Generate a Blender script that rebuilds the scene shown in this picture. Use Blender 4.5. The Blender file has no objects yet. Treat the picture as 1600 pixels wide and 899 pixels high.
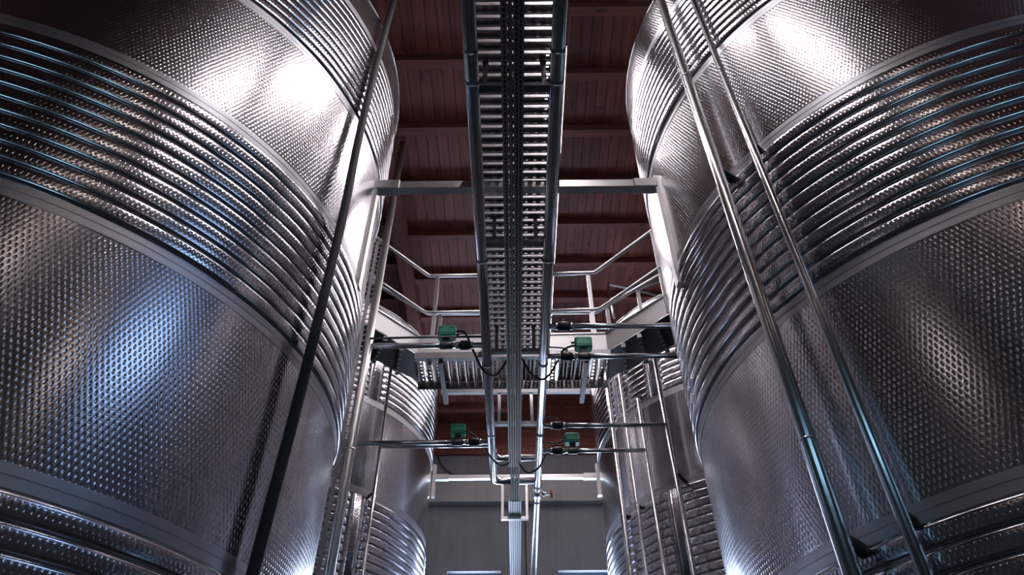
import bpy, math, random
from mathutils import Vector, Matrix
random.seed(7)
PI = math.pi
scene = bpy.context.scene
COL = scene.collection

# ------------------------------------------------------------------ camera, world, exposure
CAM_Z = 1.6
cam_data = bpy.data.cameras.new('camera')
cam_data.sensor_width = 36.0
cam_data.lens = 1079.0 / 1600.0 * 36.0
cam_data.clip_start = 0.02
cam = bpy.data.objects.new('camera', cam_data)
COL.objects.link(cam)
cam.matrix_world = (Matrix.Translation((0, 0, CAM_Z)) @ Matrix.Rotation(math.radians(90 + 42.61), 4, 'X')
                    @ Matrix.Rotation(math.radians(-0.467), 4, 'Z'))
scene.camera = cam

world = bpy.data.worlds.new('world')
scene.world = world
world.use_nodes = True
bg = world.node_tree.nodes['Background']
bg.inputs[0].default_value = (0.45, 0.62, 1.0, 1)
bg.inputs[1].default_value = 0.6

scene.view_settings.view_transform = 'Standard'
scene.view_settings.look = 'None'
scene.view_settings.gamma = 1
scene.view_settings.use_curve_mapping = False
scene.view_settings.exposure = 0.25

LAMP = 58.0            # fluorescent tubes over the aisle
LAMP_OLD = 12.0        # older, warmer tubes further back
WIN_BACK = 13.0        # daylight panes in the far wall
WIN_SIDE = 3.2
WIN_FRONT = 4.6

cy = scene.cycles
cy.use_denoising = True
cy.max_bounces = 10
cy.glossy_bounces = 8
cy.diffuse_bounces = 4
cy.sample_clamp_indirect = 6.0
cy.blur_glossy = 0.6

# ------------------------------------------------------------------ materials
MATS = {}
def new_mat(name):
    m = bpy.data.materials.new(name)
    m.use_nodes = True
    nt = m.node_tree
    b = nt.nodes['Principled BSDF']
    MATS[name] = m
    return m, nt, b

def N(nt, typ, **kw):
    n = nt.nodes.new(typ)
    for k, v in kw.items():
        setattr(n, k, v)
    return n

def math_node(nt, op, a, b=None):
    n = nt.nodes.new('ShaderNodeMath')
    n.operation = op
    for i, s in enumerate((a, b)):
        if s is None:
            continue
        if isinstance(s, (int, float)):
            n.inputs[i].default_value = s
        else:
            nt.links.new(s, n.inputs[i])
    return n.outputs[0]

def metal(name, col, rough, var=0.06, scale=(6, 6, 6), metallic=1.0):
    m, nt, b = new_mat(name)
    b.inputs['Metallic'].default_value = metallic
    b.inputs['Base Color'].default_value = (*col, 1)
    tc = N(nt, 'ShaderNodeTexCoord')
    mp = N(nt, 'ShaderNodeMapping')
    mp.inputs['Scale'].default_value = scale
    nt.links.new(tc.outputs['Object'], mp.inputs['Vector'])
    nz = N(nt, 'ShaderNodeTexNoise')
    nz.inputs['Scale'].default_value = 1.0
    nz.inputs['Detail'].default_value = 3
    nt.links.new(mp.outputs[0], nz.inputs['Vector'])
    mr = N(nt, 'ShaderNodeMapRange')
    mr.inputs[3].default_value = max(0.03, rough - var)
    mr.inputs[4].default_value = rough + var
    nt.links.new(nz.outputs['Fac'], mr.inputs[0])
    nt.links.new(mr.outputs[0], b.inputs['Roughness'])
    return m, nt, b, nz

QUILT_P, QUILT_Q = 0.0205, 0.0512
def quilt(name, col, rough, su, sv, R=1.78, land=None):
    """pressed dimple pattern running round the tank axis; land = half height outside which the metal is smooth"""
    m, nt, b, nz = metal(name, col, rough, 0.03, (2, 2, 2))
    tc = N(nt, 'ShaderNodeTexCoord')
    sp = N(nt, 'ShaderNodeSeparateXYZ')
    nt.links.new(tc.outputs['Object'], sp.inputs[0])
    th = math_node(nt, 'MULTIPLY', math_node(nt, 'ARCTAN2', sp.outputs[1], sp.outputs[0]), float(round(2 * PI * R / QUILT_P)))
    zz = math_node(nt, 'MULTIPLY', sp.outputs[2], 2 * PI / QUILT_Q)
    cu, cv = math_node(nt, 'COSINE', th), math_node(nt, 'COSINE', zz)
    s_u, s_v = math_node(nt, 'SINE', th), math_node(nt, 'SINE', zz)
    h = math_node(nt, 'MULTIPLY', cu, cv)
    # dimples are steep, the land between them is nearly flat
    w = N(nt, 'ShaderNodeMapRange', interpolation_type='SMOOTHSTEP')
    w.inputs[1].default_value = 0.10
    w.inputs[2].default_value = -0.50
    w.inputs[3].default_value = 0.10
    w.inputs[4].default_value = 1.0
    nt.links.new(h, w.inputs[0])
    wt = w.outputs[0]
    if land:
        k = N(nt, 'ShaderNodeMapRange', interpolation_type='SMOOTHSTEP')
        k.inputs[1].default_value = land
        k.inputs[2].default_value = land * 0.86
        nt.links.new(math_node(nt, 'ABSOLUTE', sp.outputs[2]), k.inputs[0])
        wt = math_node(nt, 'MULTIPLY', wt, k.outputs[0])
    du = math_node(nt, 'MULTIPLY', math_node(nt, 'MULTIPLY', math_node(nt, 'MULTIPLY', s_u, cv), su), wt)
    dv = math_node(nt, 'MULTIPLY', math_node(nt, 'MULTIPLY', math_node(nt, 'MULTIPLY', cu, s_v), sv), wt)
    geo = N(nt, 'ShaderNodeNewGeometry')
    tu = N(nt, 'ShaderNodeVectorMath', operation='CROSS_PRODUCT')
    tu.inputs[0].default_value = (0, 0, 1)
    nt.links.new(geo.outputs['Normal'], tu.inputs[1])
    tv = N(nt, 'ShaderNodeVectorMath', operation='CROSS_PRODUCT')
    nt.links.new(geo.outputs['Normal'], tv.inputs[0])
    nt.links.new(tu.outputs[0], tv.inputs[1])
    def scaled(vec, f):
        q = N(nt, 'ShaderNodeVectorMath', operation='SCALE')
        nt.links.new(vec, q.inputs[0])
        nt.links.new(f, q.inputs['Scale'])
        return q.outputs[0]
    a1 = N(nt, 'ShaderNodeVectorMath', operation='ADD')
    nt.links.new(geo.outputs['Normal'], a1.inputs[0])
    nt.links.new(scaled(tu.outputs[0], du), a1.inputs[1])
    a2 = N(nt, 'ShaderNodeVectorMath', operation='ADD')
    nt.links.new(a1.outputs[0], a2.inputs[0])
    nt.links.new(scaled(tv.outputs[0], dv), a2.inputs[1])
    nn = N(nt, 'ShaderNodeVectorMath', operation='NORMALIZE')
    nt.links.new(a2.outputs[0], nn.inputs[0])
    nt.links.new(nn.outputs[0], b.inputs['Normal'])
    return m

quilt('steel_quilted', (0.62, 0.60, 0.64), 0.19, 0.30, 0.19)
quilt('steel_quilted_rib', (0.62, 0.60, 0.64), 0.17, 0.30, 0.19, land=0.0235)
metal('steel_smooth', (0.60, 0.59, 0.61), 0.20, 0.05, (3, 3, 40))
metal('steel_band', (0.55, 0.54, 0.57), 0.40, 0.05, (3, 3, 60))
metal('steel_pipe', (0.68, 0.67, 0.68), 0.22, 0.05, (30, 30, 3))
metal('steel_pale', (0.64, 0.615, 0.60), 0.38, 0.06, (30, 30, 3))
metal('channel_grey', (0.30, 0.29, 0.30), 0.42, 0.08, (9, 9, 9))
metal('steel_dull', (0.52, 0.51, 0.53), 0.38, 0.08, (9, 9, 9))
metal('galvanised', (0.46, 0.45, 0.47), 0.42, 0.10, (14, 14, 14))
metal('steel_beam', (0.66, 0.64, 0.63), 0.36, 0.10, (8, 25, 25))
metal('tray_dark', (0.215, 0.182, 0.172), 0.48, 0.08, (14, 14, 14))
metal('kick_steel', (0.78, 0.76, 0.76), 0.55, 0.08, (6, 6, 6))
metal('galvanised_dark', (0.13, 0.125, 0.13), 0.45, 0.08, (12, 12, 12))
metal('plank_steel', (0.40, 0.385, 0.39), 0.40, 0.08, (12, 12, 12))
metal('steel_rail', (0.74, 0.73, 0.74), 0.38, 0.05, (20, 20, 20))

def plain(name, col, rough, spec=0.5):
    m, nt, b = new_mat(name)
    b.inputs['Base Color'].default_value = (*col, 1)
    b.inputs['Roughness'].default_value = rough
    tc = N(nt, 'ShaderNodeTexCoord')
    nz = N(nt, 'ShaderNodeTexNoise')
    nz.inputs['Scale'].default_value = 30
    nt.links.new(tc.outputs['Object'], nz.inputs['Vector'])
    mx = N(nt, 'ShaderNodeMix', data_type='RGBA')
    mx.inputs[6].default_value = (*[c * 0.85 for c in col], 1)
    mx.inputs[7].default_value = (*[min(1, c * 1.12) for c in col], 1)
    nt.links.new(nz.outputs['Fac'], mx.inputs[0])
    nt.links.new(mx.outputs[2], b.inputs['Base Color'])
    return m
plain('black_rubber', (0.012, 0.011, 0.012), 0.55)
plain('conduit', (0.028, 0.022, 0.024), 0.68)
plain('green_plastic', (0.014, 0.29, 0.165), 0.40)
plain('red_paint', (0.30, 0.012, 0.02), 0.35)
plain('white_enamel', (0.75, 0.75, 0.75), 0.4)
plain('window_frame', (0.20, 0.27, 0.40), 0.4)

def wood(name, col_a, col_b, axis):
    m, nt, b = new_mat(name)
    b.inputs['Roughness'].default_value = 0.62
    tc = N(nt, 'ShaderNodeTexCoord')
    oi = N(nt, 'ShaderNodeObjectInfo')
    mp = N(nt, 'ShaderNodeMapping')
    mp.inputs['Scale'].default_value = (1.2, 22, 22) if axis == 'X' else (22, 1.2, 22)
    add = N(nt, 'ShaderNodeVectorMath', operation='ADD')
    sc = N(nt, 'ShaderNodeVectorMath', operation='SCALE')
    cmb = N(nt, 'ShaderNodeCombineXYZ')
    for i in range(3):
        nt.links.new(oi.outputs['Random'], cmb.inputs[i])
    nt.links.new(cmb.outputs[0], sc.inputs[0])
    sc.inputs['Scale'].default_value = 57.0
    nt.links.new(tc.outputs['Object'], mp.inputs['Vector'])
    nt.links.new(mp.outputs[0], add.inputs[0])
    nt.links.new(sc.outputs[0], add.inputs[1])
    nz = N(nt, 'ShaderNodeTexNoise')
    nz.inputs['Scale'].default_value = 1.0
    nz.inputs['Detail'].default_value = 5
    nt.links.new(add.outputs[0], nz.inputs['Vector'])
    rp = N(nt, 'ShaderNodeValToRGB')
    rp.color_ramp.elements[0].position = 0.32
    rp.color_ramp.elements[0].color = (*col_a, 1)
    rp.color_ramp.elements[1].position = 0.68
    rp.color_ramp.elements[1].color = (*col_b, 1)
    nt.links.new(nz.outputs['Fac'], rp.inputs[0])
    # knots
    mp2 = N(nt, 'ShaderNodeMapping')
    mp2.inputs['Scale'].default_value = (2.6, 9, 9) if axis == 'X' else (9, 2.6, 9)
    nt.links.new(tc.outputs['Object'], mp2.inputs['Vector'])
    add2 = N(nt, 'ShaderNodeVectorMath', operation='ADD')
    nt.links.new(mp2.outputs[0], add2.inputs[0])
    nt.links.new(sc.outputs[0], add2.inputs[1])
    vo = N(nt, 'ShaderNodeTexVoronoi')
    vo.inputs['Scale'].default_value = 0.9
    nt.links.new(add2.outputs[0], vo.inputs['Vector'])
    kr = N(nt, 'ShaderNodeMapRange')
    kr.inputs[1].default_value = 0.10
    kr.inputs[2].default_value = 0.20
    kr.inputs[3].default_value = 0.35
    kr.inputs[4].default_value = 1.0
    nt.links.new(vo.outputs['Distance'], kr.inputs[0])
    tint = N(nt, 'ShaderNodeMapRange')
    tint.inputs[3].default_value = 0.72
    tint.inputs[4].default_value = 1.22
    nt.links.new(oi.outputs['Random'], tint.inputs[0])
    k2 = math_node(nt, 'MULTIPLY', kr.outputs[0], tint.outputs[0])
    mul = N(nt, 'ShaderNodeVectorMath', operation='SCALE')
    nt.links.new(rp.outputs[0], mul.inputs[0])
    nt.links.new(k2, mul.inputs['Scale'])
    nt.links.new(mul.outputs[0], b.inputs['Base Color'])
    return m
wood('red_pine_boards', (0.135, 0.035, 0.025), (0.235, 0.063, 0.045), 'Y')
wood('red_pine_beam', (0.16, 0.046, 0.034), (0.25, 0.076, 0.057), 'X')
wood('red_pine_girder', (0.13, 0.040, 0.033), (0.20, 0.066, 0.053), 'Y')
wood('red_cladding', (0.12, 0.030, 0.020), (0.21, 0.056, 0.034), 'X')

def concrete(name, col, bump=0.004):
    m, nt, b = new_mat(name)
    b.inputs['Roughness'].default_value = 0.85
    tc = N(nt, 'ShaderNodeTexCoord')
    n1 = N(nt, 'ShaderNodeTexNoise')
    n1.inputs['Scale'].default_value = 1.4
    n1.inputs['Detail'].default_value = 8
    n1.inputs['Roughness'].default_value = 0.65
    nt.links.new(tc.outputs['Object'], n1.inputs['Vector'])
    mp = N(nt, 'ShaderNodeMapping')
    mp.inputs['Scale'].default_value = (14, 14, 0.8)
    nt.links.new(tc.outputs['Object'], mp.inputs['Vector'])
    n2 = N(nt, 'ShaderNodeTexNoise')
    n2.inputs['Scale'].default_value = 1.0
    nt.links.new(mp.outputs[0], n2.inputs['Vector'])
    s = math_node(nt, 'ADD', math_node(nt, 'MULTIPLY', n1.outputs['Fac'], 0.7), math_node(nt, 'MULTIPLY', n2.outputs['Fac'], 0.3))
    rp = N(nt, 'ShaderNodeValToRGB')
    rp.color_ramp.elements[0].position = 0.3
    rp.color_ramp.elements[0].color = (*[c * 0.75 for c in col], 1)
    rp.color_ramp.elements[1].position = 0.7
    rp.color_ramp.elements[1].color = (*[c * 1.15 for c in col], 1)
    nt.links.new(s, rp.inputs[0])
    nt.links.new(rp.outputs[0], b.inputs['Base Color'])
    bp = N(nt, 'ShaderNodeBump')
    bp.inputs['Distance'].default_value = bump
    nt.links.new(n1.outputs['Fac'], bp.inputs['Height'])
    nt.links.new(bp.outputs[0], b.inputs['Normal'])
concrete('concrete_wall', (0.165, 0.162, 0.168))
concrete('concrete_beam', (0.30, 0.285, 0.27))
concrete('floor_resin', (0.07, 0.062, 0.060), 0.001)

def emit(name, col, strength):
    m, nt, b = new_mat(name)
    b.inputs['Base Color'].default_value = (*col, 1)
    b.inputs['Emission Color'].default_value = (*col, 1)
    b.inputs['Emission Strength'].default_value = strength
    b.inputs['Roughness'].default_value = 0.3
emit('tube_glow', (1.0, 0.93, 0.96), LAMP)
emit('tube_glow_old', (1.0, 0.84, 0.74), LAMP_OLD)
emit('pane_back', (0.60, 0.75, 1.0), WIN_BACK)
emit('pane_side', (0.36, 0.58, 1.0), WIN_SIDE)
emit('pane_front', (0.36, 0.70, 1.0), WIN_FRONT)

# ------------------------------------------------------------------ mesh helpers
class MB:
    def __init__(self):
        self.v, self.f, self.smooth = [], [], []
    def box(self, x0, x1, y0, y1, z0, z1):
        o = len(self.v)
        self.v += [(x0, y0, z0), (x1, y0, z0), (x1, y1, z0), (x0, y1, z0), (x0, y0, z1), (x1, y0, z1), (x1, y1, z1), (x0, y1, z1)]
        self.f += [tuple(o + i for i in q) for q in ((3, 2, 1, 0), (4, 5, 6, 7), (0, 1, 5, 4), (1, 2, 6, 5), (2, 3, 7, 6), (3, 0, 4, 7))]
        self.smooth += [False] * 6
        return self
    def bevel_box(self, x0, x1, y0, y1, z0, z1, r):
        """box with its vertical edges cut back (an octagon prism) and chamfered top and bottom"""
        def ring(i, z):
            return [(x0 + r, y0 + i, z), (x1 - r, y0 + i, z), (x1 - i, y0 + r, z), (x1 - i, y1 - r, z), (x1 - r, y1 - i, z), (x0 + r, y1 - i, z), (x0 + i, y1 - r, z), (x0 + i, y0 + r, z)]
        o = len(self.v)
        rings = [ring(r * 0.6, z0), ring(0, z0 + r * 0.6), ring(0, z1 - r * 0.6), ring(r * 0.6, z1)]
        for q in rings:
            self.v += q
        for k in range(3):
            for i in range(8):
                j = (i + 1) % 8
                self.f.append((o + k * 8 + i, o + k * 8 + j, o + k * 8 + 8 + j, o + k * 8 + 8 + i))
                self.smooth.append(False)
        self.f.append(tuple(o + 7 - i for i in range(8)))
        self.f.append(tuple(o + 24 + i for i in range(8)))
        self.smooth += [False, False]
        return self
    def obox(self, p0, p1, w, h, up=(0, 0, 1)):
        """box beam from p0 to p1, w wide, h high (centred)"""
        p0, p1 = Vector(p0), Vector(p1)
        d = (p1 - p0).normalized()
        s = d.cross(Vector(up)).normalized()
        u = s.cross(d).normalized()
        o = len(self.v)
        for p in (p0, p1):
            for a, b in ((-1, -1), (1, -1), (1, 1), (-1, 1)):
                self.v.append(tuple(p + s * (a * w / 2) + u * (b * h / 2)))
        self.f += [tuple(o + i for i in q) for q in ((0, 1, 2, 3), (7, 6, 5, 4), (0, 4, 5, 1), (1, 5, 6, 2), (2, 6, 7, 3), (3, 7, 4, 0))]
        self.smooth += [False] * 6
        return self
    def prism(self, poly, z0, z1):
        n = len(poly)
        o = len(self.v)
        self.v += [(x, y, z0) for x, y in poly] + [(x, y, z1) for x, y in poly]
        self.f.append(tuple(o + n - 1 - i for i in range(n)))
        self.f.append(tuple(o + n + i for i in range(n)))
        for i in range(n):
            j = (i + 1) % n
            self.f.append((o + i, o + j, o + n + j, o + n + i))
        self.smooth += [False] * (n + 2)
        return self
    def tube(self, pts, r, seg=14, caps=True):
        pts = [Vector(p) for p in pts]
        rad = r if isinstance(r, (list, tuple)) else [r] * len(pts)
        tang = []
        for i in range(len(pts)):
            a = pts[i] - pts[i - 1] if i > 0 else pts[1] - pts[0]
            b = pts[i + 1] - pts[i] if i < len(pts) - 1 else pts[-1] - pts[-2]
            t = a.normalized() + b.normalized()
            tang.append(t.normalized() if t.length > 1e-6 else b.normalized())
        ref = Vector((0, 0, 1)) if abs(tang[0].z) < 0.9 else Vector((1, 0, 0))
        nrm = tang[0].cross(ref).normalized()
        o = len(self.v)
        for i, p in enumerate(pts):
            nrm = (nrm - tang[i] * nrm.dot(tang[i])).normalized()
            bn = tang[i].cross(nrm)
            for k in range(seg):
                a = 2 * PI * k / seg
                self.v.append(tuple(p + (nrm * math.cos(a) + bn * math.sin(a)) * rad[i]))
        for i in range(len(pts) - 1):
            for k in range(seg):
                k2 = (k + 1) % seg
                self.f.append((o + i * seg + k, o + i * seg + k2, o + (i + 1) * seg + k2, o + (i + 1) * seg + k))
                self.smooth.append(True)
        if caps:
            self.f.append(tuple(o + seg - 1 - k for k in range(seg)))
            e = o + (len(pts) - 1) * seg
            self.f.append(tuple(e + k for k in range(seg)))
            self.smooth += [False, False]
        return self
    def revolve(self, prof, seg=64, a0=0.0, a1=2 * PI, smooth=True):
        """profile [(r, z)] swept round z from a0 to a1"""
        full = abs(a1 - a0 - 2 * PI) < 1e-6
        cols = seg if full else seg + 1
        n = len(prof)
        o = len(self.v)
        for i in range(cols):
            a = a0 + (a1 - a0) * i / seg
            c, s = math.cos(a), math.sin(a)
            self.v += [(r * c, r * s, z) for r, z in prof]
        for i in range(seg):
            i2 = (i + 1) % cols
            for k in range(n - 1):
                self.f.append((o + i * n + k, o + i2 * n + k, o + i2 * n + k + 1, o + i * n + k + 1))
                self.smooth.append(smooth)
        if not full:
            self.f.append(tuple(o + k for k in range(n - 1, -1, -1)))
            self.f.append(tuple(o + seg * n + k for k in range(n)))
            self.smooth += [False, False]
        return self
    def mesh(self, name, mat):
        me = bpy.data.meshes.new(name)
        me.from_pydata(self.v, [], self.f)
        me.polygons.foreach_set('use_smooth', self.smooth)
        me.materials.append(MATS[mat])
        me.update()
        return me
    def build(self, name, mat, parent=None, loc=(0, 0, 0)):
        return link(name, self.mesh(name, mat), parent, loc)

def link(name, me, parent=None, loc=(0, 0, 0), rotz=0.0):
    o = bpy.data.objects.new(name, me)
    COL.objects.link(o)
    o.parent = parent
    o.location = loc
    o.rotation_euler = (0, 0, rotz)
    return o

def thing(name, label, cat, loc=(0, 0, 0), rotz=0.0, group=None):
    o = link(name, None, None, loc, rotz)
    return tag(o, label, cat, group)

def tag(o, label, cat, group=None):
    o['label'] = label
    o['category'] = cat
    if group:
        o['group'] = group
    return o

def struct(o, label=None):
    o['kind'] = 'structure'
    if label:
        o['label'] = label
    return o

def fillet(pts, r, n=7):
    pts = [Vector(p) for p in pts]
    out = [pts[0]]
    for i in range(1, len(pts) - 1):
        a, b, c = pts[i - 1], pts[i], pts[i + 1]
        d1, d2 = (a - b).normalized(), (c - b).normalized()
        p1, p2 = b + d1 * r, b + d2 * r
        for k in range(n + 1):
            t = k / n
            out.append(p1 * (1 - t) ** 2 + b * 2 * t * (1 - t) + p2 * t * t)
    out.append(pts[-1])
    return out

def smooth_path(pts, n=8):
    """Catmull-Rom through pts"""
    P = [Vector(p) for p in pts]
    P = [P[0] * 2 - P[1]] + P + [P[-1] * 2 - P[-2]]
    out = []
    for i in range(1, len(P) - 2):
        for k in range(n):
            t = k / n
            a, b, c, d = P[i - 1], P[i], P[i + 1], P[i + 2]
            out.append(0.5 * ((2 * b) + (c - a) * t + (2 * a - 5 * b + 4 * c - d) * t * t + (3 * b - a - 3 * c + d) * t ** 3))
    out.append(P[-2])
    return out

# ------------------------------------------------------------------ the building
XW, YB, YF = 5.6, 10.6, -6.5          # side walls, back wall, wall behind the camera
Z_HI, Z_LO = 9.0, 7.97                # underside of the rafters, high and low roof bays
PUR_W, PUR_H = 0.105, 0.115
struct(MB().box(-XW - .3, XW + .3, YF - .3, YB + .4, -0.2, 0.0).build('floor', 'floor_resin'))

def wall_with_openings(name, axis, c0, c1, a0, a1, z0, z1, holes, mat):
    """wall slab between c0 and c1 on its thickness axis, running a0..a1, with rectangular holes (a,b,z,z')"""
    xs = sorted({a0, a1, *[h[0] for h in holes], *[h[1] for h in holes]})
    zs = sorted({z0, z1, *[h[2] for h in holes], *[h[3] for h in holes]})
    m = MB()
    for i in range(len(xs) - 1):
        for k in range(len(zs) - 1):
            mx, mz = (xs[i] + xs[i + 1]) / 2, (zs[k] + zs[k + 1]) / 2
            if any(h[0] < mx < h[1] and h[2] < mz < h[3] for h in holes):
                continue
            if axis == 'Y':
                m.box(xs[i], xs[i + 1], c0, c1, zs[k], zs[k + 1])
            else:
                m.box(c0, c1, xs[i], xs[i + 1], zs[k], zs[k + 1])
    return struct(m.build(name, mat))

def make_window(idx, axis, c, a0, a1, z0, z1, pane_mat, label, nx=2, nz=2):
    w = struct(link('window_%d' % idx, None), label)
    fr = MB()
    t, d = 0.05, 0.035
    def bar(A0, A1, Z0, Z1):
        if axis == 'Y':
            fr.box(A0, A1, c - d, c + d, Z0, Z1)
        else:
            fr.box(c - d, c + d, A0, A1, Z0, Z1)
    bar(a0, a1, z0, z0 + t); bar(a0, a1, z1 - t, z1)
    bar(a0, a0 + t, z0 + t, z1 - t); bar(a1 - t, a1, z0 + t, z1 - t)
    for i in range(1, nx):
        x = a0 + (a1 - a0) * i / nx
        bar(x - t / 2, x + t / 2, z0 + t, z1 - t)
    fr.build('window_frame', 'window_frame', w)
    for i in range(nx):
        xa, xb = a0 + (a1 - a0) * i / nx + t / 2, a0 + (a1 - a0) * (i + 1) / nx - t / 2
        p = MB()
        if axis == 'Y':
            p.box(xa, xb, c - .006, c + .006, z0 + t, z1 - t)
        else:
            p.box(c - .006, c + .006, xa, xb, z0 + t, z1 - t)
        p.build('pane', pane_mat, w)
    return w

W1, W2 = (-1.02, -0.20, 3.4, 5.52), (0.66, 1.75, 3.4, 5.52)
wb = wall_with_openings('wall_back', 'Y', YB, YB + 0.3, -XW - .3, XW + .3, 0, 7.46, [W1, W2], 'concrete_wall')
MB().box(-XW, XW, YB - 0.14, YB, 6.57, 7.03).build('concrete_ledge', 'concrete_beam', wb)
z = 7.46
k = 0
while z < 9.2:
    hgt = 0.16
    MB().box(-XW, XW, YB - 0.05 - 0.004 * (k % 2), YB + 0.12, z, min(z + hgt - 0.006, 9.26)).build('cladding_board', 'red_cladding', wb)
    z += hgt
    k += 1
make_window(1, 'Y', YB + 0.15, *W1[:2], *W1[2:], 'pane_back', 'blue framed window low in the far wall, left of the tray', 1)
make_window(2, 'Y', YB + 0.15, *W2[:2], *W2[2:], 'pane_back', 'bright daylit window in the far wall beside right rear tank', 1)

W3 = (-2.2, 0.2, 7.45, 8.75)
W4 = (-4.6, -2.2, 6.6, 8.2)
wall_with_openings('wall_right', 'X', XW, XW + 0.3, YF - .3, YB + .3, 0, 9.3, [W3], 'concrete_wall')
make_window(3, 'X', XW + 0.15, *W3[:2], *W3[2:], 'pane_side', 'clerestory window high in the right hand wall', 3)
wall_with_openings('wall_left', 'X', -XW - 0.3, -XW, YF - .3, YB + .3, 0, 9.3, [], 'concrete_wall')
W5, W6 = (-2.8, -0.8, 2.4, 3.5), (0.8, 2.8, 2.4, 3.5)
wall_with_openings('wall_front', 'Y', YF - 0.3, YF, -XW - .3, XW + .3, 0, 9.3, [W5, W6], 'concrete_wall')
make_window(4, 'Y', YF - 0.15, *W5[:2], *W5[2:], 'pane_front', 'window in the wall behind the viewer, left one', 3)
make_window(5, 'Y', YF - 0.15, *W6[:2], *W6[2:], 'pane_front', 'window in the wall behind the viewer, right one', 3)

# roof: boards along y on rafters along x; a lower bay left of the aisle carried by a girder
ceil = struct(link('ceiling', None), 'red stained pine roof of boards on square rafters')
GX0, GX1, LX1 = -1.475, -1.305, 0.10
BW = 0.12
def boards(x0, x1, zb):
    x = x0
    while x < x1 - 1e-4:
        w = min(BW, x1 - x)
        cut = random.uniform(2.5, 8.5)
        dz = random.uniform(0, 0.004)
        for ya, yb in ((YF, cut - .002), (cut + .002, YB)):
            MB().box(-w / 2 + .0025, w / 2 - .0025, ya, yb, 0, 0.03).build('roof_board', 'red_pine_boards', ceil, (x + w / 2, 0, zb + dz))
        x += BW
boards(-XW, GX0, Z_HI + PUR_H)
boards(LX1, XW, Z_HI + PUR_H)
boards(GX1, LX1, Z_LO + PUR_H)
MB().box(-XW - .3, XW + .3, YF - .3, YB + .3, 9.22, 9.4).build('roof_skin', 'galvanised_dark', ceil)
MB().box(GX0, GX1, YF, YB, 7.85, Z_HI + PUR_H).build('girder', 'red_pine_girder', ceil)
MB().box(LX1, LX1 + .06, YF, YB, Z_LO, Z_HI + PUR_H).build('edge_beam', 'red_pine_girder', ceil)
raf = {}
for key, x0, x1 in (('a', -XW, GX0), ('b', LX1 + .06, XW), ('c', GX1, LX1)):
    raf[key] = MB().box(x0, x1, 0, PUR_W, 0, PUR_H).mesh('rafter', 'red_pine_beam')
k = -12
while 3.50 + 0.8 * k < YB - .1:
    y = 3.50 + 0.8 * k
    if y > YF:
        link('rafter', raf['a'], ceil, (0, y, Z_HI))
        link('rafter', raf['b'], ceil, (0, y, Z_HI))
        link('rafter', raf['c'], ceil, (0, y + .045, Z_LO))
    k += 1

# ------------------------------------------------------------------ tanks
TR_ = 1.78
BAND_H = 0.074
RIBS = 11
rib_cache = {}
def rib_mesh(pitch, gap):
    key = (round(pitch, 3), gap)
    if key not in rib_cache:
        land, sh, dep = 0.0225, 0.0390, 0.014
        prof = [(TR_ + 0.0005, -sh)]
        for i in range(7):
            t = i / 6 * PI / 2
            prof.append((TR_ + 0.001 + dep * math.sin(t), -sh + (sh - land) * (1 - math.cos(t))))
        prof.append((TR_ + 0.001 + dep + 0.002, 0.0))
        prof += [(r, -z) for r, z in reversed(prof[:-1])]
        m = MB()
        if gap:
            m.revolve(prof, 220, gap, 2 * PI - gap)
        else:
            m.revolve(prof, 224)
        rib_cache[key] = m.mesh('jacket_rib', 'steel_quilted_rib')
    return rib_cache[key]

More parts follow.
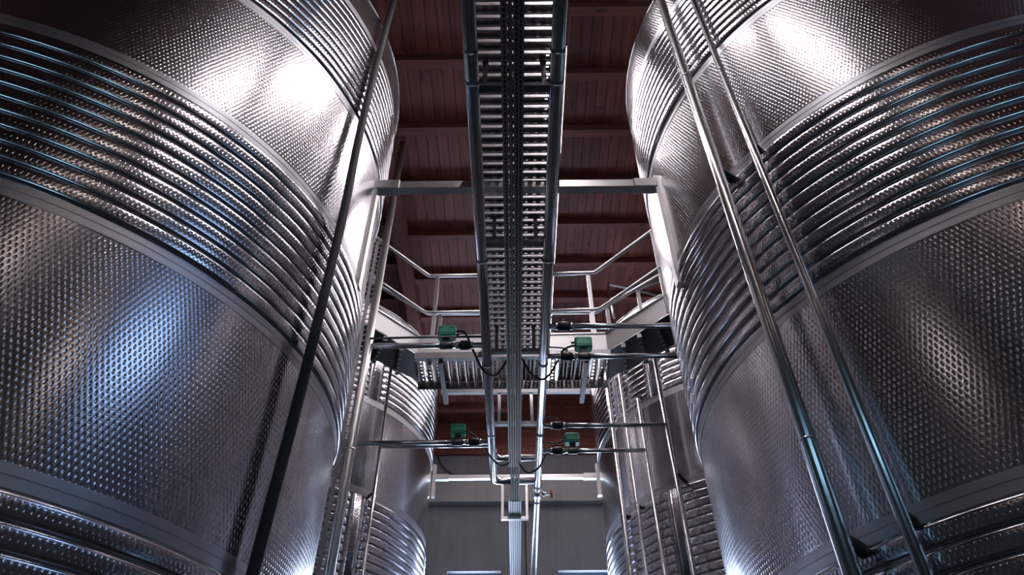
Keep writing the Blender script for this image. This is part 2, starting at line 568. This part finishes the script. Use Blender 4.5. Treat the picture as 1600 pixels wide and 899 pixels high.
def make_tank(label, cx, cyy, zs, gap_angle=None, gap=0.0, group='tall steel storage tanks'):
    """zs: heights of rim, T, B, A, C, D"""
    t = thing('storage_tank', label, 'tank', (cx, cyy, 0), 0, group)
    rot = gap_angle if gap_angle is not None else PI / 2
    rim, T, B, A, C, D = zs
    E = D - 1.0
    base = max(0.35, E - 0.75)
    SEG = 256
    def course(z0, z1, mat, name, r=TR_, n=1):
        m = MB()
        m.revolve([(r, z0 + (z1 - z0) * i / n) for i in range(n + 1)], SEG)
        return m.build(name, mat, t)
    h = BAND_H / 2
    course(T + h, rim, 'steel_quilted', 'quilted_course')
    course(A + h, B - h, 'steel_quilted', 'quilted_course')
    course(D + h, C - h, 'steel_quilted', 'quilted_course')
    course(base, E - h, 'steel_smooth', 'base_course')
    for z0, z1 in ((B, T), (C, A), (E, D)):
        course(z0 + h, z1 - h, 'steel_smooth', 'jacket_back')
        p = (z1 - z0 - BAND_H - 0.012) / RIBS
        me = rib_mesh(p, gap)
        for i in range(RIBS):
            link('jacket_rib', me, t, (0, 0, z0 + h + 0.006 + p * (i + 0.5)), rot)
        if gap:
            # the upright collector channel where the ribs stop
            m = MB()
            m.revolve([(TR_ + 0.001, z0 + h), (TR_ + 0.020, z0 + h + .01), (TR_ + 0.020, z1 - h - .01), (TR_ + 0.001, z1 - h)], 6, -gap * .55, gap * .55)
            link('collector', m.mesh('collector', 'steel_quilted'), t, (0, 0, 0), rot)
    for zb in (T, B, A, C, D, E):
        m = MB()
        for za, zc in ((zb - h, zb - .003), (zb + .003, zb + h)):
            m.revolve([(TR_ + .002, za), (TR_ + .002, zc)], SEG)
            m.revolve([(TR_ + .002, zc), (TR_, zc)], SEG)
            m.revolve([(TR_, za), (TR_ + .002, za)], SEG)
        m.revolve([(TR_ + .0002, zb - .004), (TR_ + .0002, zb + .004)], SEG)
        m.build('weld_band', 'steel_band', t)
    m = MB()
    m.revolve([(TR_, rim - .012), (TR_ + .008, rim - .008), (TR_ + .010, rim), (TR_ + .004, rim + .008), (TR_ - .02, rim + .008)], SEG)
    m.build('rim', 'steel_smooth', t)
    m = MB()
    m.revolve([(TR_ - .01, rim + .004), (1.2, rim + .12), (0.30, rim + .30), (0.30, rim + .42), (0.0, rim + .42)], 96)
    m.build('roof_cone', 'steel_smooth', t)
    m = MB()
    m.revolve([(0.0, base - .22), (1.0, base - .16), (1.55, base - .08), (TR_, base)], 96)
    m.build('dished_bottom', 'steel_smooth', t)
    for i in range(6):
        a = PI / 6 + i * PI / 3
        MB().tube([(1.5 * math.cos(a), 1.5 * math.sin(a), 0), (1.5 * math.cos(a), 1.5 * math.sin(a), base - .05)], 0.06, 12).build('leg', 'steel_smooth', t)
    return t

S = TR_
ZL = [CAM_Z + S * h for h in (3.023, 2.809, 2.254, 1.681, 1.130, 0.558)]
ZR = [CAM_Z + S * h for h in (3.171, 2.924, 2.372, 1.769, 1.172, 0.576)]
TLC, TRC = (-2.761, 3.160), (2.849, 3.299)
BLC, BRC = (-2.76, 7.43), (2.80, 7.42)
ZBL = [6.95, 6.62, 5.66, 4.66, 3.66, 2.66]
ZBR = [6.98, 6.63, 5.68, 4.68, 3.68, 2.68]
make_tank('large dimpled steel tank filling the left side, dark conduit hanging before it', *TLC, ZL)
make_tank('large dimpled steel tank filling the right side, two bright pipes before it', *TRC, ZR)
make_tank('rear left steel tank seen past the left tank, below the platform', *BLC, ZBL, math.radians(-44.3), 0.045)
make_tank('rear right steel tank with four thin upright pipes, beside the daylit window', *BRC, ZBR, math.radians(224.6), 0.045)

# ------------------------------------------------------------------ upright pipes and conduit
def polar(az, t):
    a = math.radians(az)
    return (t * math.sin(a), t * math.cos(a))

def to_axis(x, y, c, d):
    """point d metres from (x, y) towards tank axis c"""
    v = Vector((c[0] - x, c[1] - y))
    v.normalize()
    return (x + v.x * d, y + v.y * d)

def upright(label, x, y, z0, z1, r, stubs=(), axis=None, mat='steel_pipe', joints=(), top=None):
    t = thing('steel_pipe', label, 'pipe', (0, 0, 0), 0, 'upright steel pipes on the tanks')
    pts = [(x, y, z0), (x, y, z1)]
    if top:
        pts = fillet([(x, y, z0), (x, y, z1), top], min(0.12, abs(top[0] - x) * .8 + .02))
    MB().tube(pts, r, 20).build('tube', mat, t)
    for zj in joints:
        MB().tube([(x, y, zj - .006), (x, y, zj + .006)], r * 1.04, 20).build('weld_ring', 'steel_smooth', t)
    for zs in stubs:
        d = (Vector((axis[0] - x, axis[1] - y)).length - TR_)
        bx, by = to_axis(x, y, axis, d + .01)
        MB().tube(fillet([(x, y, zs + .03), to_axis(x, y, axis, .05) + (zs + .03,), (bx, by, zs)], .03), r * 0.8, 14).build('elbow', 'black_rubber' if r < .04 else 'galvanised_dark', t)
    return t

p1 = polar(25.65, 2.70)
p2 = polar(30.25, 2.62)
upright('thick bright pipe standing before the right tank, nearer the aisle', *p1, 0.0, 7.7, .033, (ZR[3] - .06, ZR[5] - .06), TRC, joints=(ZR[2] - .1, 3.0))
upright('thinner bright pipe before the right tank, right of the thick one', *p2, 0.0, 7.7, .022, (ZR[3] - .04, ZR[5] - .04), TRC, joints=(ZR[2] - .3,))
upright('upright pipe along the aisle edge of the left tank', -1.215, 4.60, 0.0, 8.05, .036, (), None, 'steel_pale', joints=(4.2, 2.9))
upright('thin dark upright pipe on the rear left tank', -1.34, 6.20, 0.0, 6.3, .018, (ZBL[3] - .05,), BLC)
upright('thick upright pipe nearest the aisle on the rear right tank', 1.105, 6.69, 0.0, 6.4, .030, (ZBR[3] - .1,), BRC)
upright('second upright pipe from the aisle on the rear right tank', 1.217, 6.47, 0.0, 6.4, .020, (ZBR[3] - .1,), BRC)
upright('third upright pipe from the aisle on the rear right tank', 1.35, 6.30, 0.0, 5.75, .021, (ZBR[2] + .06,), BRC)
upright('outermost upright pipe on the rear right tank, joined by the crossing pipe', 1.51, 5.93, 0.0, 6.2, .021, (ZBR[3] - .02,), BRC)

def cab(label, pts, r, mat='black_rubber', seg=10, name='cable'):
    o = MB().tube(smooth_path(pts), r, seg).build(name, mat)
    return tag(o, label, name.split('_')[-1])
cx0, cy0 = polar(-20.7, 2.83)
def cp(az, zz, t=2.83):
    return (*polar(az, t), zz)
cab('dark brown conduit hanging straight down before the left tank',
    [cp(-20.75, 0.3), cp(-20.7, 1.6), cp(-20.45, 2.6), cp(-20.2, 3.4), cp(-20.15, 4.2), cp(-20.2, 4.75), cp(-20.5, 5.3), cp(-20.6, 6.0), cp(-20.5, 6.7), cp(-20.3, 7.4), cp(-19.8, 8.1)], .026, 'conduit', 14, 'flexible_conduit')

# ------------------------------------------------------------------ perforated sheet
def perforated(width, length, cols, slot, bridge, rib_ratio=0.5, flange=0.0, th=0.0015):
    """sheet in x (width, centred) and y (0..length) with staggered slots; slot columns are open between strips"""
    m = MB()
    n = cols * 2 + 1
    sw = width / n
    row = slot + bridge
    nr = int(length / row)
    def quad(x0, x1, y0, y1):
        o = len(m.v)
        m.v += [(x0, y0, 0), (x1, y0, 0), (x1, y1, 0), (x0, y1, 0)]
        m.f.append((o, o + 3, o + 2, o + 1))
        m.smooth.append(False)
    for j in range(n):
        x0 = -width / 2 + j * sw
        if j % 2 == 0:
            quad(x0, x0 + sw, 0, length)
        else:
            off = 0.0 if (j // 2) % 2 == 0 else row / 2
            for i in range(nr + 1):
                y0 = i * row + off
                y1 = min(y0 + bridge, length)
                if y0 < length:
                    quad(x0, x0 + sw, y0, y1)
    if flange:
        m.box(-width / 2 - .002, -width / 2, 0, length, 0, flange)
        m.box(width / 2, width / 2 + .002, 0, length, 0, flange)
    return m

# ------------------------------------------------------------------ catwalk over the aisle
ZP = 5.58                                      # underside of the walkway planks
def plank_mesh(length, width=0.058, depth=0.038):
    """pressed plank, long axis x from 0: perforated top plate, two flanges with inturned lips"""
    m = MB()
    def quad(x0, x1, y0, y1, zz):
        o = len(m.v)
        m.v += [(x0, y0, zz), (x1, y0, zz), (x1, y1, zz), (x0, y1, zz)]
        m.f.append((o, o + 3, o + 2, o + 1))
        m.smooth.append(False)
    hole, step, hy = 0.022, 0.058, 0.009
    y0, y1 = -width / 2, width / 2
    n = int(length / step)
    mrg = (length - n * step + (step - hole)) / 2
    quad(0, length, y0, -hy, depth)
    quad(0, length, hy, y1, depth)
    x = 0.0
    for i in range(n):
        hx = mrg + i * step
        quad(x, hx, -hy, hy, depth)
        x = hx + hole
    quad(x, length, -hy, hy, depth)
    m.box(0, length, y0, y0 + .002, 0.002, depth)
    m.box(0, length, y1 - .002, y1, 0.002, depth)
    m.box(0, length, y0, y0 + .012, 0, .003)
    m.box(0, length, y1 - .012, y1, 0, .003)
    return m.mesh('deck_plank', 'plank_steel')

CX0, CX1 = -0.265, 0.325
cat = thing('catwalk', 'long narrow catwalk of cross planks running overhead along the aisle', 'catwalk')
pm = plank_mesh(CX1 - CX0)
y = -2.6
while y < 5.28:
    link('deck_plank', pm, cat, (CX0, y, ZP))
    y += 0.0775
for x0, s in ((CX0, -1), (CX1, 1)):
    m = MB()
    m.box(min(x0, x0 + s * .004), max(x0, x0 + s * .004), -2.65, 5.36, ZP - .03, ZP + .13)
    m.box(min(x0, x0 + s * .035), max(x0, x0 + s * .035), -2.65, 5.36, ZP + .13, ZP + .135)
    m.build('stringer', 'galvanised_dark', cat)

# ------------------------------------------------------------------ platform across the aisle
plat = thing('platform', 'cross platform with pale kick plates between the front and rear tanks', 'platform')
PY0, PY1 = 5.36, 5.79
pl2 = plank_mesh(PY1 - PY0)
xs = -0.90
while xs < 0.93:
    o = link('deck_plank', pl2, plat, (xs, PY0, ZP + .02), PI / 2)
    xs += 0.081
def kick(pts, z0, z1, name='kick_plate', mat='kick_steel', th=.006):
    for a, b in zip(pts[:-1], pts[1:]):
        MB().obox((a[0], a[1], (z0 + z1) / 2), (b[0], b[1], (z0 + z1) / 2), th, z1 - z0).build(name, mat, plat)
FRONT = [(-1.58, 4.60), (-0.92, 5.36), (0.92, 5.33), (1.57, 4.61)]
REAR = [(-1.95, 4.84), (-0.95, 5.80), (0.95, 5.80), (1.84, 4.93)]
kick(FRONT, 5.66, 5.87)
kick(FRONT, 5.868, 5.882, 'kick_plate_cap', 'steel_rail', .03)
# lower channel under the plate
MB().obox((-0.94, 5.345, 5.615), (0.94, 5.315, 5.615), .05, .07).build('edge_channel', 'channel_grey', plat)
MB().obox((-0.96, 5.80, 5.60), (0.96, 5.80, 5.60), .008, .10).build('rear_edge', 'galvanised_dark', plat)
# wings beside the tanks: solid plates with stiffeners
for s in (-1, 1):
    f0 = FRONT[0] if s < 0 else FRONT[3]
    f1 = FRONT[1] if s < 0 else FRONT[2]
    r0 = REAR[0] if s < 0 else REAR[3]
    r1 = REAR[1] if s < 0 else REAR[2]
    poly = [f0, f1, r1, r0] if s < 0 else [f1, f0, r0, r1]
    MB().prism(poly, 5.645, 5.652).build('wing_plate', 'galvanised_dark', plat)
    for k in range(1, 5):
        t = k / 5
        a = (f0[0] + (f1[0] - f0[0]) * t, f0[1] + (f1[1] - f0[1]) * t, 5.62)
        b = (r0[0] + (r1[0] - r0[0]) * t, r0[1] + (r1[1] - r0[1]) * t, 5.62)
        st = MB().obox(a, b, .04, .05).build('stiffener', 'galvanised_dark', plat)
        bm_ = MB()
        for q in range(1, 6):
            u = q / 6
            c = Vector(a).lerp(Vector(b), u)
            bm_.box(c.x - .008, c.x + .008, c.y - .008, c.y + .008, 5.586, 5.596)
        bm_.build('bolt_row', 'steel_rail', st)
    MB().obox((s * .70 + .01, 5.36, 5.565), (s * .70 + .01, 6.06, 5.565), .045, .05).build('outrigger', 'galvanised_dark', plat)
MB().obox((-0.74, 6.0, 5.65), (0.80, 6.0, 5.65), .04, .04).build('cross_bar', 'channel_grey', plat)

# guard rails
def rail(label, pts, zf, ztop, zmid, posts, r=.021, extra=()):
    t = thing('guard_rail', label, 'railing', (0, 0, 0), 0, 'tubular guard rails on the platform')
    MB().tube(fillet([(x, y, ztop) for x, y in pts], .03, 4), r, 12).build('top_rail', 'steel_rail', t)
    MB().tube(fillet([(x, y, zmid) for x, y in pts], .03, 4), r * .85, 12).build('middle_rail', 'steel_rail', t)
    for x, y in posts:
        MB().obox((x, y, zf), (x, y, ztop), .04, .012, (0, 1, 0)).build('post', 'steel_rail', t)
    return t
RF = [(-1.56, 4.62), (-0.90, 5.40), (-0.27, 5.40)]
rail('bent guard rail at the front of the platform, left of the catwalk', RF, 5.55, 6.75, 6.23, [(-0.80, 5.40), (-1.48, 4.72)])
RF2 = [(0.33, 5.40), (0.90, 5.37), (1.57, 4.59)]
rail('bent guard rail at the front of the platform, right of the catwalk', RF2, 5.66, 6.75, 6.23, [(0.82, 5.385), (1.42, 4.77)])
rail('guard rail along the back of the platform behind the catwalk', [(-1.9, 4.95), (-0.94, 5.88), (0.94, 5.88), (1.95, 4.90)], 5.66, 6.62, 6.14, [(-0.80, 5.88), (0.88, 5.88), (1.05, 5.78), (1.35, 5.49)])
# rail on top of the rear right tank
t = thing('guard_rail', 'small slanting guard rail on top of the rear right tank', 'railing', (0, 0, 0), 0, 'tubular guard rails on the platform')
MB().tube([(1.32, 6.85, 7.35), (1.32, 6.95, 8.05)], .018, 10).build('post', 'steel_rail', t)
MB().tube([(1.32, 6.95, 8.05), (2.35, 7.2, 7.95)], .02, 10).build('top_rail', 'steel_rail', t)
MB().tube([(1.32, 6.9, 7.72), (2.5, 6.6, 8.02)], .02, 10).build('middle_rail', 'steel_rail', t)

# ------------------------------------------------------------------ support beams with tank brackets
def beam(label, yb, zb, xl, xr, zbr0, zbr1, w=.065, h=.072, lx=None):
    t = thing('support_beam', label, 'beam')
    MB().box(xl, xr, yb - w / 2, yb + w / 2, zb, zb + h).build('hollow_section', 'steel_beam', t)
    for x, s in ((xl, 1), (xr, -1)):
        a, b = sorted((x - s * .02, x + s * .15))
        MB().bevel_box(a, b, yb - w / 2 - .008, yb + w / 2 + .008, zb - .008, zb + h + .012, .008).build('saddle', 'steel_beam', t)
        m = MB()
        a, b = sorted((x - s * .005, x - s * .045))
        m.box(a, b, yb - .03, yb + .03, zbr0, zbr1)
        m.build('tank_bracket', 'steel_beam', t)
    return t
beam('pale box beam crossing behind the main pipes between the two front tanks', 3.20, 5.50, -0.955, 1.035, 4.55, 5.62)
beam('pale box beam between the two rear tanks below the far wall ledge', 7.80, 5.59, -0.945, 1.005, 5.36, 5.78, .05, .05)

# ------------------------------------------------------------------ main pipes, cable trays, hangers
ZM = 5.22
XPL, XPR, RP = -0.222, 0.270, 0.040
mp_ = thing('main_pipe', 'left main pipe under the catwalk, ending in an elbow towards the right one', 'pipe', (0, 0, 0), 0, 'main pipes under the catwalk')
MB().tube(fillet([(XPL, -2.6, ZM), (XPL, 7.12, ZM), (XPR - RP, 7.12, ZM)], .09), RP, 24).build('tube', 'steel_pipe', mp_)
for yj in (1.95, 2.15, 3.62, 4.92, 6.1):
    MB().tube([(XPL, yj - .012, ZM), (XPL, yj + .012, ZM)], RP + .004, 24).build('pipe_clamp', 'galvanised_dark', mp_)
mp2 = thing('main_pipe', 'right main pipe under the catwalk, running on to the far wall', 'pipe', (0, 0, 0), 0, 'main pipes under the catwalk')
MB().tube([(XPR, -2.6, ZM), (XPR, 10.6, ZM)], RP, 24).build('tube', 'steel_pipe', mp2)
for yj in (1.95, 2.15, 3.62, 4.92, 6.1, 7.25, 7.62):
    MB().tube([(XPR, yj - .012, ZM), (XPR, yj + .012, ZM)], RP + .004, 24).build('pipe_clamp', 'galvanised_dark', mp2)
xp = thing('crossover_pipe', 'short crossover pipe joining both main pipes just before the elbow', 'pipe')
MB().tube(fillet([(XPL + .02, 6.50, ZM + .03), (XPL + .02, 6.66, ZM + .03), (XPR - .02, 6.66, ZM + .03)], .07), .034, 18).build('tube', 'steel_pipe', xp)

tr1 = thing('cable_tray', 'dark perforated cable tray hanging between the two main pipes', 'cable tray', (0.013, -2.6, 5.125), 0, 'perforated cable trays')
ps = perforated(.125, 9.22, 5, .020, .010, flange=.05)
ps.build('tray', 'tray_dark', tr1)
tr2 = thing('cable_tray', 'pale perforated cable tray running from the trapeze hanger to the far wall', 'cable tray', (0.013, 7.40, 5.11), 0, 'perforated cable trays')
perforated(.14, 3.20, 5, .024, .012, flange=.05).build('tray', 'galvanised', tr2)
for i, dx in enumerate((-.040, -.012, .018, .046)):
    names = ('leftmost', 'second', 'third', 'rightmost')
    tag(MB().tube([(0.013 + dx, -2.5, 5.139 + .003 * (i % 2)), (0.013 + dx, 6.6, 5.139), (0.013 + dx * .8, 7.1, 5.130), (0.013 + dx, 7.5, 5.124), (0.013 + dx, 10.5, 5.124)], .011, 10).build('cable', 'black_rubber'),
        '%s black cable lying in the cable tray, bare where the trays part' % names[i], 'cable', 'black cables lying in the tray')

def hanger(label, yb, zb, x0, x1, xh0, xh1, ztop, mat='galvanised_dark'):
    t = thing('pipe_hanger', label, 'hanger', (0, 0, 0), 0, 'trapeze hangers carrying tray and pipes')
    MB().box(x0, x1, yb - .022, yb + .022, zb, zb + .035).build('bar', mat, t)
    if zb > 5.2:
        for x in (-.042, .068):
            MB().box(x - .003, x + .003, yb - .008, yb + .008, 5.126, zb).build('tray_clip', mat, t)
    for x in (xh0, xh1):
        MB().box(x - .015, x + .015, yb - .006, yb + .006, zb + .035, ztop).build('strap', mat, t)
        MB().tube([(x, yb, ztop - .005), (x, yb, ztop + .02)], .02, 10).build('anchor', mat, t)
hanger('nearest dark hanger bar under the catwalk, at the top of the view', 2.23, 5.265, -.19, .24, -.155, .205, 5.56)
hanger('dark hanger bar under the catwalk just past the pale box beam', 3.52, 5.265, -.19, .24, -.13, .18, 5.56)
hanger('dark hanger bar under the catwalk at the platform edge', 4.83, 5.265, -.19, .24, -.14, .19, 5.56)
hanger('hanger bar behind the platform, hung on pale straps', 6.0, 5.25, -.19, .24, -.14, .19, 5.63, 'steel_dull')
hanger('pale trapeze hanger under the rear box beam', 7.80, 5.072, -.15, .17, -.135, .155, 5.58, 'steel_beam')
tag(MB().box(-.05, .08, 7.72, 7.86, 5.137, 5.143).build('cable_cover', 'black_rubber'), 'small black plate lying in the tray at the trapeze hanger', 'plate')

# upright perforated tray beside the left pipe
vt = thing('cable_tray', 'upright slotted cable tray squeezed between left tank and its pipe', 'cable tray', (-1.33, 4.74, 0.0), 0, 'perforated cable trays')
m = perforated(.16, 6.6, 2, .045, .016, flange=.03)
m.v = [(x, -z_ + .0, y_) for x, y_, z_ in m.v]
m.build('tray', 'galvanised', vt)

# ------------------------------------------------------------------ branch pipes and valves
def branch(label, x0, x1, yb, zb, r=.024, valve=None, drop=None):
    t = thing('branch_pipe', label, 'pipe', (0, 0, 0), 0, 'branch pipes from the main pipes to the tanks')
    pts = [(x0, yb, zb), (x1, yb, zb)]
    if drop:
        pts = fillet([(x0, yb, zb), (x1, yb, zb), (x1, yb, zb + drop)], .05)
    MB().tube(pts, r, 18).build('tube', 'steel_pipe', t)
    return t
def valve(label, x, yb, zb, s, lever=True, act=None, group='black butterfly valves'):
    """butterfly valve on a pipe along x; s = direction away from the main pipe; act = x offset of green actuator"""
    t = thing('valve', label, 'valve', (x, yb, zb), 0, group)
    MB().tube([(-.05, 0, 0), (-.042, 0, 0), (-.03, 0, 0), (.03, 0, 0), (.042, 0, 0), (.05, 0, 0)], [.026, .034, .042, .042, .034, .026], 18).build('body', 'black_rubber', t)
    for q in (-.062, .062):
        MB().tube([(q - .012, 0, 0), (q + .012, 0, 0)], .031, 18).build('ferrule', 'steel_pipe', t)
    if lever:
        l = MB().tube([(0, 0, .04), (0, 0, .075)], .012, 10).build('stem', 'black_rubber', t)
        MB().tube(fillet([(0, 0, .07), (-s * .03, -.01, .085), (-s * .15, -.02, .088)], .015), .007, 8).build('lever', 'black_rubber', l)
    if act is not None:
        ax = act
        a = MB().bevel_box(ax - .076, ax + .076, -.05, .05, .075, .185, .016).build('actuator_housing', 'green_plastic', t)
        a['label'] = 'green actuator box'
        MB().box(ax - .074, ax + .074, -.052, .052, .098, .102).build('lid_seam', 'black_rubber', a)
        for dx in (-.045, .045):
            MB().tube([(ax + dx, -.047, .155), (ax + dx, -.056, .155)], .006, 8).build('screw', 'black_rubber', a)
        for dz in (.115, .15):
            MB().tube([(ax - s * .074, 0, dz), (ax - s * .105, 0, dz)], .011, 10).build('cable_gland', 'black_rubber', a)
        MB().box(ax - .03, ax + .03, -.028, .028, .022, .076).build('mount', 'black_rubber', t)
        MB().tube([(ax - .055, 0, 0), (ax - .04, 0, 0), (ax + .04, 0, 0), (ax + .055, 0, 0)], [.028, .036, .036, .028], 18).build('valve_body', 'galvanised_dark', t)
    return t
GG = 'motor valves with green actuator boxes'
branch('upper left branch pipe crossing before the kick plate', XPL - .03, -1.24, 4.60, 5.175)
valve('green boxed motor valve on the upper left branch pipe', -0.40, 4.60, 5.175, -1, False, -.157, GG)
tag(MB().tube([(XPL - .03, 4.56, 5.235), (-.8, 4.56, 5.232), (-1.20, 4.56, 5.225)], .010, 10).build('conduit', 'galvanised_dark'), 'thin conduit lying along the upper left branch pipe', 'conduit')
branch('upper right branch pipe without actuator, nearer the viewer', XPR + .03, 1.33, 4.39, 5.20)
valve('lever valve on the upper right branch pipe, above the green box', 0.425, 4.39, 5.20, 1, True)
branch('second upper right branch pipe, with the green box', XPR + .03, 1.50, 4.80, 5.20)
valve('green boxed motor valve on the upper right branch pipe', 0.47, 4.80, 5.20, 1, True, .15, GG)
branch('lower left branch pipe, front one of the close pair', XPL - .03, -1.56, 6.06, 5.10, .024)
branch('lower left branch pipe, back one of the close pair', XPL - .03, -1.34, 6.20, 5.14, .020)
valve('green boxed motor valve on the lower left branch pipe', -0.39, 6.06, 5.10, -1, False, -.16, GG)
branch('lower right branch pipe with lever valve only', XPR + .03, 1.51, 5.93, 5.20, .022)
valve('lever valve on the lower right branch pipe, above the green box', 0.44, 5.93, 5.20, 1, True)
branch('lowest right branch pipe, with the green box', XPR + .03, 1.35, 6.30, 5.13, .022)
valve('green boxed motor valve on the lowest right branch pipe', 0.45, 6.30, 5.13, 1, True, .155, GG)

# shutoff valve with red handle on the right main pipe
sv = thing('shutoff_valve', 'small shutoff valve with red handle on the right main pipe', 'valve')
MB().tube([(XPR, 7.36, ZM), (XPR, 7.38, ZM), (XPR, 7.50, ZM), (XPR, 7.52, ZM)], [.044, .052, .052, .044], 18).build('body', 'steel_smooth', sv)
MB().tube([(XPR + .03, 7.44, ZM), (XPR + .15, 7.44, ZM)], .014, 12).build('stem', 'steel_pipe', sv)
MB().tube([(XPR + .06, 7.44, ZM), (XPR + .09, 7.44, ZM)], .026, 12).build('bonnet', 'steel_smooth', sv)
MB().tube([(XPR + .165, 7.44, ZM - .055), (XPR + .165, 7.44, ZM + .055)], .012, 10).build('handle', 'red_paint', sv)

# loose cables
cab('black cable looping from the tray to the upper left green box',
    [(-.03, 4.70, 5.15), (-.06, 4.80, 5.14), (-.15, 4.90, 5.08), (-.25, 4.86, 5.10), (-.33, 4.70, 5.18), (-.40, 4.60, 5.30), (-.47, 4.60, 5.335)], .010)
cab('black cable looping from the tray to the upper right green box',
    [(.05, 4.66, 5.15), (.09, 4.80, 5.16), (.17, 4.93, 5.10), (.27, 4.95, 5.07), (.36, 4.88, 5.14), (.44, 4.81, 5.27), (.52, 4.80, 5.315)], .010)
cab('black cable hanging from the tray to the lower left green box',
    [(-.02, 6.40, 5.14), (-.05, 6.55, 5.13), (-.15, 6.55, 5.11), (-.25, 6.35, 5.12), (-.36, 6.1, 5.16), (-.44, 6.06, 5.215)], .011)
cab('black cable hanging from the tray to the lower right green box',
    [(.055, 6.30, 5.14), (.06, 6.55, 5.13), (.15, 6.68, 5.09), (.27, 6.62, 5.12), (.36, 6.4, 5.18), (.50, 6.30, 5.245)], .011)
cab('thin black wire drooping on the concrete wall under the red boards',
    [(-1.28, YB - .03, 7.45), (-1.22, YB - .03, 7.3), (-1.1, YB - .03, 7.16), (-.96, YB - .03, 7.08)], .010)
cab('thin wire running down the far wall beside the tray',
    [(.19, YB - .15, 6.9), (.19, YB - .15, 6.5), (.18, YB - .03, 6.0), (.19, YB - .03, 5.2), (.19, YB - .03, 4.0)], .008)

# ------------------------------------------------------------------ lamps
def lamp(label, x, y, z, glow, group, zroof=Z_HI + PUR_H, length=1.2):
    t = thing('ceiling_light', label, 'lamp', (x, y, z), 0, group)
    L = length / 2
    if glow == 'tube_glow_old':
        MB().box(-.03, .03, -L - .03, L + .03, .045, .09).build('batten', 'white_enamel', t)
    else:
        m = MB()
        o = len(m.v)
        for yy in (-L - .03, L + .03):
            m.v += [(-.10, yy, -.01), (-.05, yy, .07), (.05, yy, .07), (.10, yy, -.01), (.096, yy, -.01), (.046, yy, .062), (-.046, yy, .062), (-.096, yy, -.01)]
        for i in range(8):
            j = (i + 1) % 8
            m.f.append((o + i, o + j, o + 8 + j, o + 8 + i))
            m.smooth.append(False)
        m.f.append(tuple(range(o + 7, o - 1, -1)))
        m.f.append(tuple(range(o + 8, o + 16)))
        m.smooth += [False, False]
        m.build('reflector', 'white_enamel', t)
    for dx in (-.045, .045):
        MB().tube([(dx, -L, .02), (dx, L, .02)], .016, 12).build('tube', glow, t)
    for dy in (-L * .7, L * .7):
        MB().tube([(0, dy, .07), (0, dy, zroof - z)], .004, 6).build('suspension_rod', 'steel_rail', t)
words = ['first', 'second', 'third', 'fourth', 'fifth', 'sixth']
for i, y in enumerate((0.40, 2.20, 3.95, 5.70, 7.15, 8.60)):
    lamp('%s twin tube lamp over the aisle, counted from the viewer' % words[i], 0.45 + (.17 if i == 5 else 0), y, 7.82, 'tube_glow', 'tube lamps over the aisle')
lamp('older warm tube lamp over the aisle behind the viewer, nearer one', 0.55, -2.2, 7.95, 'tube_glow_old', 'tube lamps over the aisle')
lamp('older warm tube lamp over the aisle behind the viewer, farther one', 0.75, -4.5, 7.95, 'tube_glow_old', 'tube lamps over the aisle')
lamp('warm tube lamp high near the left hand wall', -4.9, -3.0, 7.9, 'tube_glow_old', 'tube lamps near the side walls')
lamp('warm tube lamp high near the right hand wall', 4.9, -3.6, 7.9, 'tube_glow_old', 'tube lamps near the side walls')
